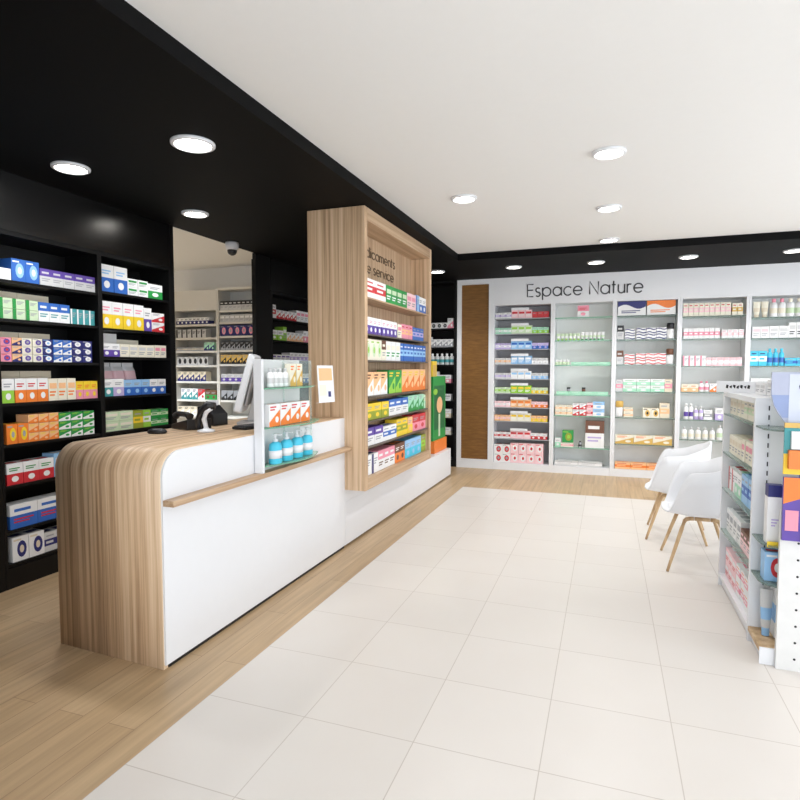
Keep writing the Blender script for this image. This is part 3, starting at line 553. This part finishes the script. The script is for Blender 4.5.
# ------------------------------------------------------------------ things on the counter
BOXNAME = 'pharmacy_box'
CT = CH + .001
mn = thing('touch_monitor', 'white touchscreen monitor turned away on the wood counter', 'monitor', (-2.50, 3.56, CT), R(-64))
b = MB(); b.prism([(-.045, .10), (.01, .085), (.115, .49), (.07, .51)], 'x', -.17, .17, WHITE); so = b.build('screen_housing', mn, .012)
MB().prism([(.034, .14), (.047, .14), (.115, .43), (.102, .43)], 'x', -.15, .15, mat((150, 146, 146), .5, name='grey_rear_cover')).build('rear_cover', so)
MB().prism([(.03, .02), (.105, .02), (.12, .2), (.10, .33), (.085, .33), (.075, .2)], 'x', -.035, .035, mat((196, 194, 194), .4, name='pale_grey_stand')).build('stand_neck', mn, .006)
bx(-.11, .11, -.03, .13, 0, .02, mat((196, 194, 194), .4)).build('stand_base', mn, .006)
sc = thing('barcode_scanner', 'black and white barcode scanner standing in its curved holder on counter', 'barcode scanner', (-2.40, 3.02, CT), R(20))
MB().lathe([(.055, 0), (.055, .012), (.02, .02), (.014, .03)], WHITE, seg=20).build('base', sc)
MB().tube([(0, .0, .025), (-.012, .0, .08), (.0, 0, .13), (.03, 0, .155)], [.014, .016, .02, .022], WHITE).build('stand', sc)
MB().tube([(-.045, 0, .02), (-.05, 0, .08), (-.03, 0, .13), (.015, 0, .168), (.06, 0, .165)], [.018, .02, .024, .03, .022], DARK).build('scanner_body', sc)
ph = thing('desk_telephone', 'black desk telephone beside the scanner on wood counter', 'telephone', (-2.63, 3.16, CT), R(70))
MB().prism([(-.1, 0), (.1, 0), (.1, .03), (-.1, .07)], 'x', -.09, .09, DARK).build('base', ph, .006)
MB().tube([(-.06, -.09, .085), (-.062, -.05, .1), (-.062, .05, .1), (-.06, .09, .085)], [.026, .018, .018, .026], DARK).build('handset', ph)
kb = thing('keyboard', 'flat black keyboard lying on the counter before the monitor', 'keyboard', (-2.25, 3.36, CT), R(80))
bx(-.17, .17, -.06, .06, 0, .018, DARK).build('case', kb, .004)
b = MB()
for r_ in range(4):
    for c_ in range(12): b.box(-.16 + c_ * .0268, -.16 + c_ * .0268 + .022, -.05 + r_ * .026, -.05 + r_ * .026 + .021, .0182, .024, mat((60, 60, 64), .5))
b.build('keys', kb)
pr = thing('receipt_printer', 'black receipt printer behind the keyboard on wood counter', 'printer', (-2.66, 3.42, CT), R(80))
b = MB(); b.prism([(-.08, 0), (.08, 0), (.08, .13), (.0, .14), (-.08, .08)], 'x', -.07, .07, DARK).build('case', pr, .006)
bx(-.045, .045, -.01, .0, .137, .175, WHITE).build('paper', pr)
ms = MB(); ms.lathe([(.0, 0), (.9, 0), (1, .3), (.85, .75), (.5, .95), (.1, 1)], DARK, seg=18)
ms.v = [(x * .062, y * .04, z_ * .03) for x, y, z_ in ms.v]
o = ms.build('computer_mouse', loc=(-2.635, 2.85, CT)); o.rotation_euler = (0, 0, R(20)); tag(o, 'small black mouse on wood counter near its rounded end', 'mouse')
# glass rack on the ledge
LZ = .8525
rk = thing('counter_rack', 'white and glass display rack standing on the counter ledge', 'rack', (-2.0, 3.0, LZ))
bx(-.03, .028, 0, .025, 0, .70, WHITE).build('post', rk, .002)
bx(-.033, -.0305, .026, .56, .0, .70, FROST).build('back_sheet', rk)
bx(-.033, -.0305, .561, .72, .24, .70, CLEARG).build('end_sheet', rk)
for q, (z_, y1) in enumerate(((.035, .72), (.27, .74), (.515, .68))):
    n = 8; pts = [(-.025, .03)] + [(.028 + .085 * math.sin(math.pi * i / n), .03 + (y1 - .03) * i / n) for i in range(n + 1)] + [(-.025, y1)]
    MB().prism(pts, 'z', z_, z_ + .008, GLASSG).build('glass_shelf', rk)
    MB().lathe([(.012, 0), (.012, .03)], CHROME, (.0, .035, z_ + .009 - .02 * 0), 12).build('shelf_clamp', rk)
for y_ in (.33, .7): bx(-.0255, -.018, y_, y_ + .012, .0, .70, CLEARG).build('glass_strut', rk)
FK = Frame((-2.0, 3.0, LZ), R(90)); UK = 'rack on counter'
row(Frame((-1.965, 3.0, LZ), R(90)), .10, .524, 'top shelf of ' + UK, [it('white and grey', .05, .12, 'white', 'lgrey', n=4, kind='bottle', d=.04, dark='lgrey', gap=.008), it('cream and orange', .075, .15, 'cream', 'gold', 'diag', 2, d=.04, dark='orange')], d0=.0)
row(Frame((-1.955, 3.0, LZ), R(90)), .06, .279, 'middle shelf of ' + UK, [it('orange and white', .125, .14, 'white', 'orange', 'diag', 4, d=.05, dark='red')], d0=.0)
for k, w_ in enumerate(('leftmost', 'second from left', 'third from left', 'rightmost')):
    t = thing('pump_bottle', 'cyan pump bottle on bottom shelf of counter rack, ' + w_, 'bottle', (-1.965, 3.135 + k * .135, LZ + .0445), 0, 'cyan pump bottles on the counter rack')
    cy = km('cyan'); r_ = .052
    MB().lathe([(r_ * .92, 0), (r_, .006), (r_, .10), (r_ * .9, .125), (r_ * .4, .138)], cy, seg=20, sx=.7).build('bottle_body', t)
    MB().lathe([(r_ * 1.015, .035), (r_ * 1.015, .085)], WHITE, seg=20, sx=.7).build('label_band', t)
    b = MB(); b.lathe([(.018, .1385), (.018, .152), (.007, .153), (.007, .178), (.016, .179), (.014, .188)], WHITE, seg=12); b.box(.0, .045, -.006, .006, .18, .187, WHITE); b.build('pump_head', t)
fl = MB(); fl.box(-.09, .09, 0, .002, 0, .27, WHITE); fl.box(-.075, .075, -.0006, -.0001, .16, .25, km('peach')); fl.box(-.075, .0, -.0006, -.0001, .05, .13, km('cream')); fl.box(.02, .05, -.0006, -.0001, .04, .08, km('navy')); fl.box(-.09, .09, .002, .03, 0, .002, WHITE)
o = fl.build('leaflet_holder', loc=(-1.925, 3.775, LZ + .395)); o.rotation_euler = (R(-4), 0, R(78)); tag(o, 'white and peach leaflet at right end of the counter rack', 'leaflet')
# security camera
cv = thing('security_camera', 'small white dome security camera at the head of the doorway', 'camera', (-3.70, 5.12, ZB))
MB().lathe([(.066, 0), (.07, -.03), (.064, -.07), (.056, -.078)], WHITE, seg=24).build('housing', cv)
MB().lathe([(.05, -.0785), (.047, -.1), (.036, -.12), (.016, -.132), (.003, -.134)], mat((50, 50, 54), .15, name='smoked_dome'), seg=24).build('dome', cv)
# cardboard display on the low plinth
cb = thing('cardboard_display', 'green cardboard product display with orange base on low white plinth', 'display stand', (-2.09, 7.42, .386), R(90))
bx(-.30, .30, 0, .2, 0, .16, km('orange')).build('base', cb)
b = MB(); b.box(-.30, .30, .02, .2, .161, 1.0, km('green')); b.face([(-.25, .0185, .3), (.25, .0185, .3), (.25, .0185, .88), (-.25, .0185, .88)], km('dgreen'))
b.face([(.0 + .14 * math.cos(i * .45), .017, .62 + .11 * math.sin(i * .45)) for i in range(14)], km('peach')); b.face([(-.05, .0175, .2), (.03, .0175, .2), (.03, .0175, .5), (-.05, .0175, .5)], km('pgreen')); b.face([(-.2 + .1 * math.cos(i * .5), .0165, .8 + .04 * math.sin(i * .5)) for i in range(13)], km('lime'))
b.build('printed_panel', cb)
b = MB(); b.box(-.30, -.10, .03, .05, 1.001, 1.2, km('yellow')); b.box(-.28, -.12, .0285, .0295, 1.0, 1.15, km('gold')); b.build('header_card', cb)

# ------------------------------------------------------------------ chairs
def make_chair(loc, rz, label):
    t = thing('shell_armchair', label, 'chair', loc, rz, 'white shell armchairs by the gondola')
    def ss(a, b, x): x = max(0, min(1, (x - a) / (b - a))); return x * x * (3 - 2 * x)
    NA, rings = 64, [0, .35, .7, .82, .9, .95, 1.0, 1.06, 1.15, 1.3, 1.5, 1.75, 2.0]
    V = [(0, 0, .412)]; F = []
    for ri in rings[1:]:
        for i in range(NA):
            a = 2 * math.pi * i / NA; ca, sa = math.cos(a), math.sin(a); p = 2 / 2.6
            ex = math.copysign(abs(ca) ** p, ca); ey = math.copysign(abs(sa) ** p, sa)
            aa = abs(math.degrees(math.atan2(sa, ca)))
            rim = .425 + .315 * ss(30, 78, aa) + .07 * ss(80, 140, aa) + .05 * ss(130, 180, aa)
            if ri <= 1: rr = .80 * ri; z_ = .412 + .006 * ss(.9, 1, ri) + .012 * ss(.4, 1, ri) * (1 if aa < 60 else 0)
            else:
                u = ri - 1; rr = .80 + .20 * (u ** .55 if aa > 30 else u); z_ = .418 + (rim - .418) * u ** 1.25
            rx = .262 if ca > 0 else .26
            V.append((-rx * ex * rr, .275 * ey * rr, z_))
    for i in range(NA): F.append((0, 1 + i, 1 + (i + 1) % NA))
    for r_ in range(len(rings) - 2):
        for i in range(NA):
            j = (i + 1) % NA; F.append((1 + r_ * NA + i, 1 + (r_ + 1) * NA + i, 1 + (r_ + 1) * NA + j, 1 + r_ * NA + j))
    me = bpy.data.meshes.new('shell'); me.from_pydata(V, [], F); me.materials.append(SHELL); me.polygons.foreach_set('use_smooth', [True] * len(F)); me.update()
    o = bpy.data.objects.new('shell', me); C.objects.link(o); o.parent = t
    m = o.modifiers.new('thickness', 'SOLIDIFY'); m.thickness = .012; m.offset = 0
    for sy in (-1, 1):
        for sx, tx in ((-1, -.12), (1, .11)):
            f = Vector((sx * .235, sy * .262, .003)); tp = Vector((tx, sy * .185, .375))
            pth = [f + (tp - f) * (k / 6) for k in range(6)] + [tp + Vector((0, 0, -.004)), tp + Vector((-sx * .012, 0, .008)), tp + Vector((-sx * .035, 0, .014)), tp + Vector((-sx * .06, 0, .015))]
            MB().tube(pth, [.010, .011, .012, .013, .0138, .0145, .0145, .0145, .014, .0138], OAK, 12).build('leg', t)
        MB().tube([(-.055, sy * .185, .39), (.045, sy * .185, .39)], .0135, OAK, 12).build('seat_rail', t)
    MB().tube([(-.03, -.169, .388), (-.03, .169, .388)], .014, OAK, 12).build('cross_rail', t)
    for x in (-.05, .05):
        for y in (-.12, .12): bx(x - .02, x + .02, y - .015, y + .015, .394, .408, DARK).build('mounting_pad', t)
    return t
ch = make_chair((.676, 4.845, .0025), 0, 'nearer white shell armchair with oak legs beside the gondola')
dup(ch, (.60, 5.63, .0025), R(-5), 'farther white shell armchair with oak legs toward the back wall')

# ------------------------------------------------------------------ gondola at right
BOXNAME = 'skincare_box'
GX = .75
gd = thing('gondola', 'white double sided gondola shelving with glass shelves at right edge', 'shelves', (0, 0, .0025))
GH = 1.335
bx(1.12, 1.15, 3.57, 4.42, 0, GH, LGREY).build('spine_panel', gd)
bx(GX, 1.5, 4.421, 4.45, 0, GH, WHITE).build('end_panel', gd)
bx(GX, 1.5, 3.58, 4.42, GH - .03, GH, WHITE).build('top_board', gd)
bx(GX + .02, 1.5, 3.30, 4.42, 0, .06, WHITE).build('base', gd)
bx(GX, 1.5, 3.58, 4.42, .061, .085, WHITE).build('base_board', gd)
b = bx(GX, GX + .072, 3.55, 3.579, 0, GH, WHITE)
for k in range(24): b.box(GX + .062, GX + .068, 3.5485, 3.5497, .12 + k * .05, .145 + k * .05, DARK)
b.build('corner_post', gd)
ZG = [1.19, .93, .685, .40]
for z_ in ZG: bx(GX + .005, 1.118, 3.60, 4.415, z_ - .009, z_, GLASS).box(GX + .0, GX + .005, 3.60, 4.415, z_ - .009, z_, GLASSD).build('glass_shelf', gd)
# end cap
bx(GX, 1.24, 3.30, 3.549, .061, .085, OAK).build('end_base_board', gd)
bx(GX, .845, 3.29, 3.2995, 0, .085, WHITE).build('kick_board', gd)
bx(.823, 1.5, 3.551, 3.57, .09, GH, LGREY).build('end_back_panel', gd)
ZE = [1.19, .60, .40]
for z_ in ZE:
    pts = [(GX + .005, 3.548), (1.24, 3.548), (1.24, 3.31)] + [(GX + .09 - .085 * math.sin(math.pi / 2 * i / 6), 3.31 + .10 * (1 - math.cos(math.pi / 2 * i / 6))) for i in range(7)]
    MB().prism(pts, 'z', z_ - .009, z_, GLASSD).build('end_glass_shelf', gd)
    if z_ == .60: bx(GX + .028, GX + .09, 3.338, 3.341, z_ - .012, z_ + .018, km('yellow')).build('price_strip', gd)
b = MB(); b.box(.815, 1.24, 3.262, 3.288, 0, .80, mat((225, 224, 222), .5, name='perforated_panel')); 
for k in range(9): b.prism([(.893 + .006 * math.cos(i * .785), .06 + k * .083 + .006 * math.sin(i * .785)) for i in range(8)], 'y', 3.2605, 3.2618, DARK)
b.build('perforated_panel', gd)
FG = Frame((GX, 4.41, .0025), R(-90)); UG = 'gondola aisle side'
row(FG, .03, GH + .001, 'top of the gondola', [.24, it('flat white', .12, .07, 'white', 'lgrey', 'text', 2, d=.1, name='display_box'), .02, it('plain white', .1, .09, 'white', 'lgrey', 'text', 3, d=.1)], d0=.12)
sg = MB(); sg.box(-.14, .14, 0, .004, 0, .075, WHITE); sg.box(-.14, .14, .005, .06, 0, .003, WHITE)
for k in range(7): sg.prism([(-.08 + k * .022, .03 + (k % 3) * .006), (-.066 + k * .022, .026), (-.062 + k * .022, .048), (-.076 + k * .022, .052 - (k % 2) * .01)], 'y', -.001, -.0001, DARK)
o = sg.build('counter_card', loc=(.80, 4.25, GH + .0035)); o.rotation_euler = (0, 0, R(-35)); tag(o, 'small white card with dark lettering standing on the gondola top', 'sign')
gs = [('cream and olive', 'cream', 'olive'), ('cream and pink', 'cream', 'peach'), ('white and red', 'white', 'red'), ('pale pink', 'lpink', 'white')]
row(FG, .02, ZG[0], 'first shelf of ' + UG, [it('cream and olive', .1, .105, 'cream', 'beige', 'text', 4), it('cream and green', .09, .11, 'cream', 'pgreen', 'mid', 3)], d0=.03)
row(FG, .02, ZG[1], 'second shelf of ' + UG, [it('cream and beige', .09, .12, 'cream', 'beige', 'text', 4), it('cream and pink', .09, .13, 'cream', 'pink', 'text', 4)], d0=.03)
row(FG, .02, ZG[2], 'third shelf of ' + UG, [it('white and red', .1, .15, 'white', 'red', 'strip', 2), it('white and green', .1, .15, 'white', 'mint', 'low', 2), it('blue and white', .085, .17, 'lblue', 'blue', 'mid', 4)], d0=.03)
row(FG, .02, ZG[3], 'fourth shelf of ' + UG, [it('white and grey', .1, .15, 'white', 'grey', 'text', 4), it('pink and brown', .09, .12, 'lpink', 'brown', 'top', 4)], d0=.03)
row(FG, .02, .0865, 'bottom board of ' + UG, [it('pale pink', .11, .095, 'lpink', 'white', 'text', 3, 2, dark='red'), it('white and pink', .11, .095, 'white', 'pink', 'mid', 4, 2, dark='orange')], d0=.03)
FE = Frame((.76, 3.32, .0025), 0); UE = 'gondola end'
row(FE, .02, .0865, 'base of ' + UE, [it('white and blue', .06, .25, 'lgrey', 'lblue', n=1, kind='tube', d=.05, dark='lblue'), it('pale blue and white', .08, .27, 'white', 'lblue', 'mid', 4, d=.1)], d0=.10)
row(FE, .02, ZE[2], 'third shelf of ' + UE, [it('blue and red', .1, .15, 'lblue', 'red', 'disc', 4, d=.08, dark='white')], d0=.06)
row(FE, .02, ZE[1], 'second shelf of ' + UE, [it('navy topped white', .072, .30, 'white', 'navy', 'cap', 2, d=.06, dark='lilac'), it('purple and white', .1, .36, 'purple', 'pink', 'diag', 2, d=.08, dark='white')], d0=.04)
hp = thing('header_card', 'grey blue header card with rounded lower corner atop gondola end', 'sign', (.768, 3.315, ZE[0] + .0035))
b = MB(); pts = [(.34, .0), (.34, .285), (.0, .285), (.0, .17), (.012, .12), (.035, .075), (.06, .04), (.095, .0)]
b.prism(pts, 'y', 0, .012, mat((176, 182, 204), .45, name='grey_blue_card')); b.face([(.002, -.0008, .172), (.33, -.0008, .172), (.33, -.0008, .06), (.05, -.0008, .06), (.014, -.0008, .12)], mat((142, 158, 200), .45, name='mid_blue_print'))
b.face([(.075, -.0016, .02), (.2, -.0016, .02), (.2, -.0016, .275), (.075, -.0016, .275)], mat((206, 212, 230), .45, name='pale_blue_print')); b.face([(.145 + .03 * math.cos(i * .52), -.0024, .215 + .025 * math.sin(i * .52)) for i in range(12)], km('navy'))
b.build('card', hp)
hb = thing('hanging_pack', 'teal and orange blister pack hanging at the gondola end', 'pack', (.897, 3.24, .985))
b = MB(); b.box(-.085, .085, 0, .012, 0, .10, km('yellow')); b.box(-.085, .085, 0, .012, .1, .225, km('teal')); b.box(-.085, .085, -.001, .012, .226, .25, km('gold')); b.build('card', hb); b = MB(); b.box(-.07, .05, -.03, -.0005, .03, .12, km('orange')); b.box(-.06, .07, -.02, -.0012, .125, .21, km('white')); b.build('blister', hb)
hb2 = thing('hanging_pack', 'tall purple and navy pack hanging in front of perforated panel', 'pack', (.90, 3.235, .66))
b = MB(); b.box(-.085, .085, 0, .02, 0, .31, km('purple')); b.face([(-.085, -.001, .18), (.085, -.001, .25), (.085, -.001, .31), (-.085, -.001, .31)], km('orange')); b.box(-.01, .01, -.004, -.0005, .0, .25, km('navy')); b.box(-.075, -.02, -.002, -.0006, .05, .15, km('pink')); b.build('card', hb2)
labs = {}
for o in list(SC.objects):
    if o.parent is None and 'label' in o:
        w = len(o['label'].replace(',', ' ').split())
        if not 4 <= w <= 16: print('LABEL LENGTH', w, o['label'])
        if o['label'] in labs: print('LABEL TWICE', o['label'])
        labs[o['label']] = 1
print('things', len(labs))
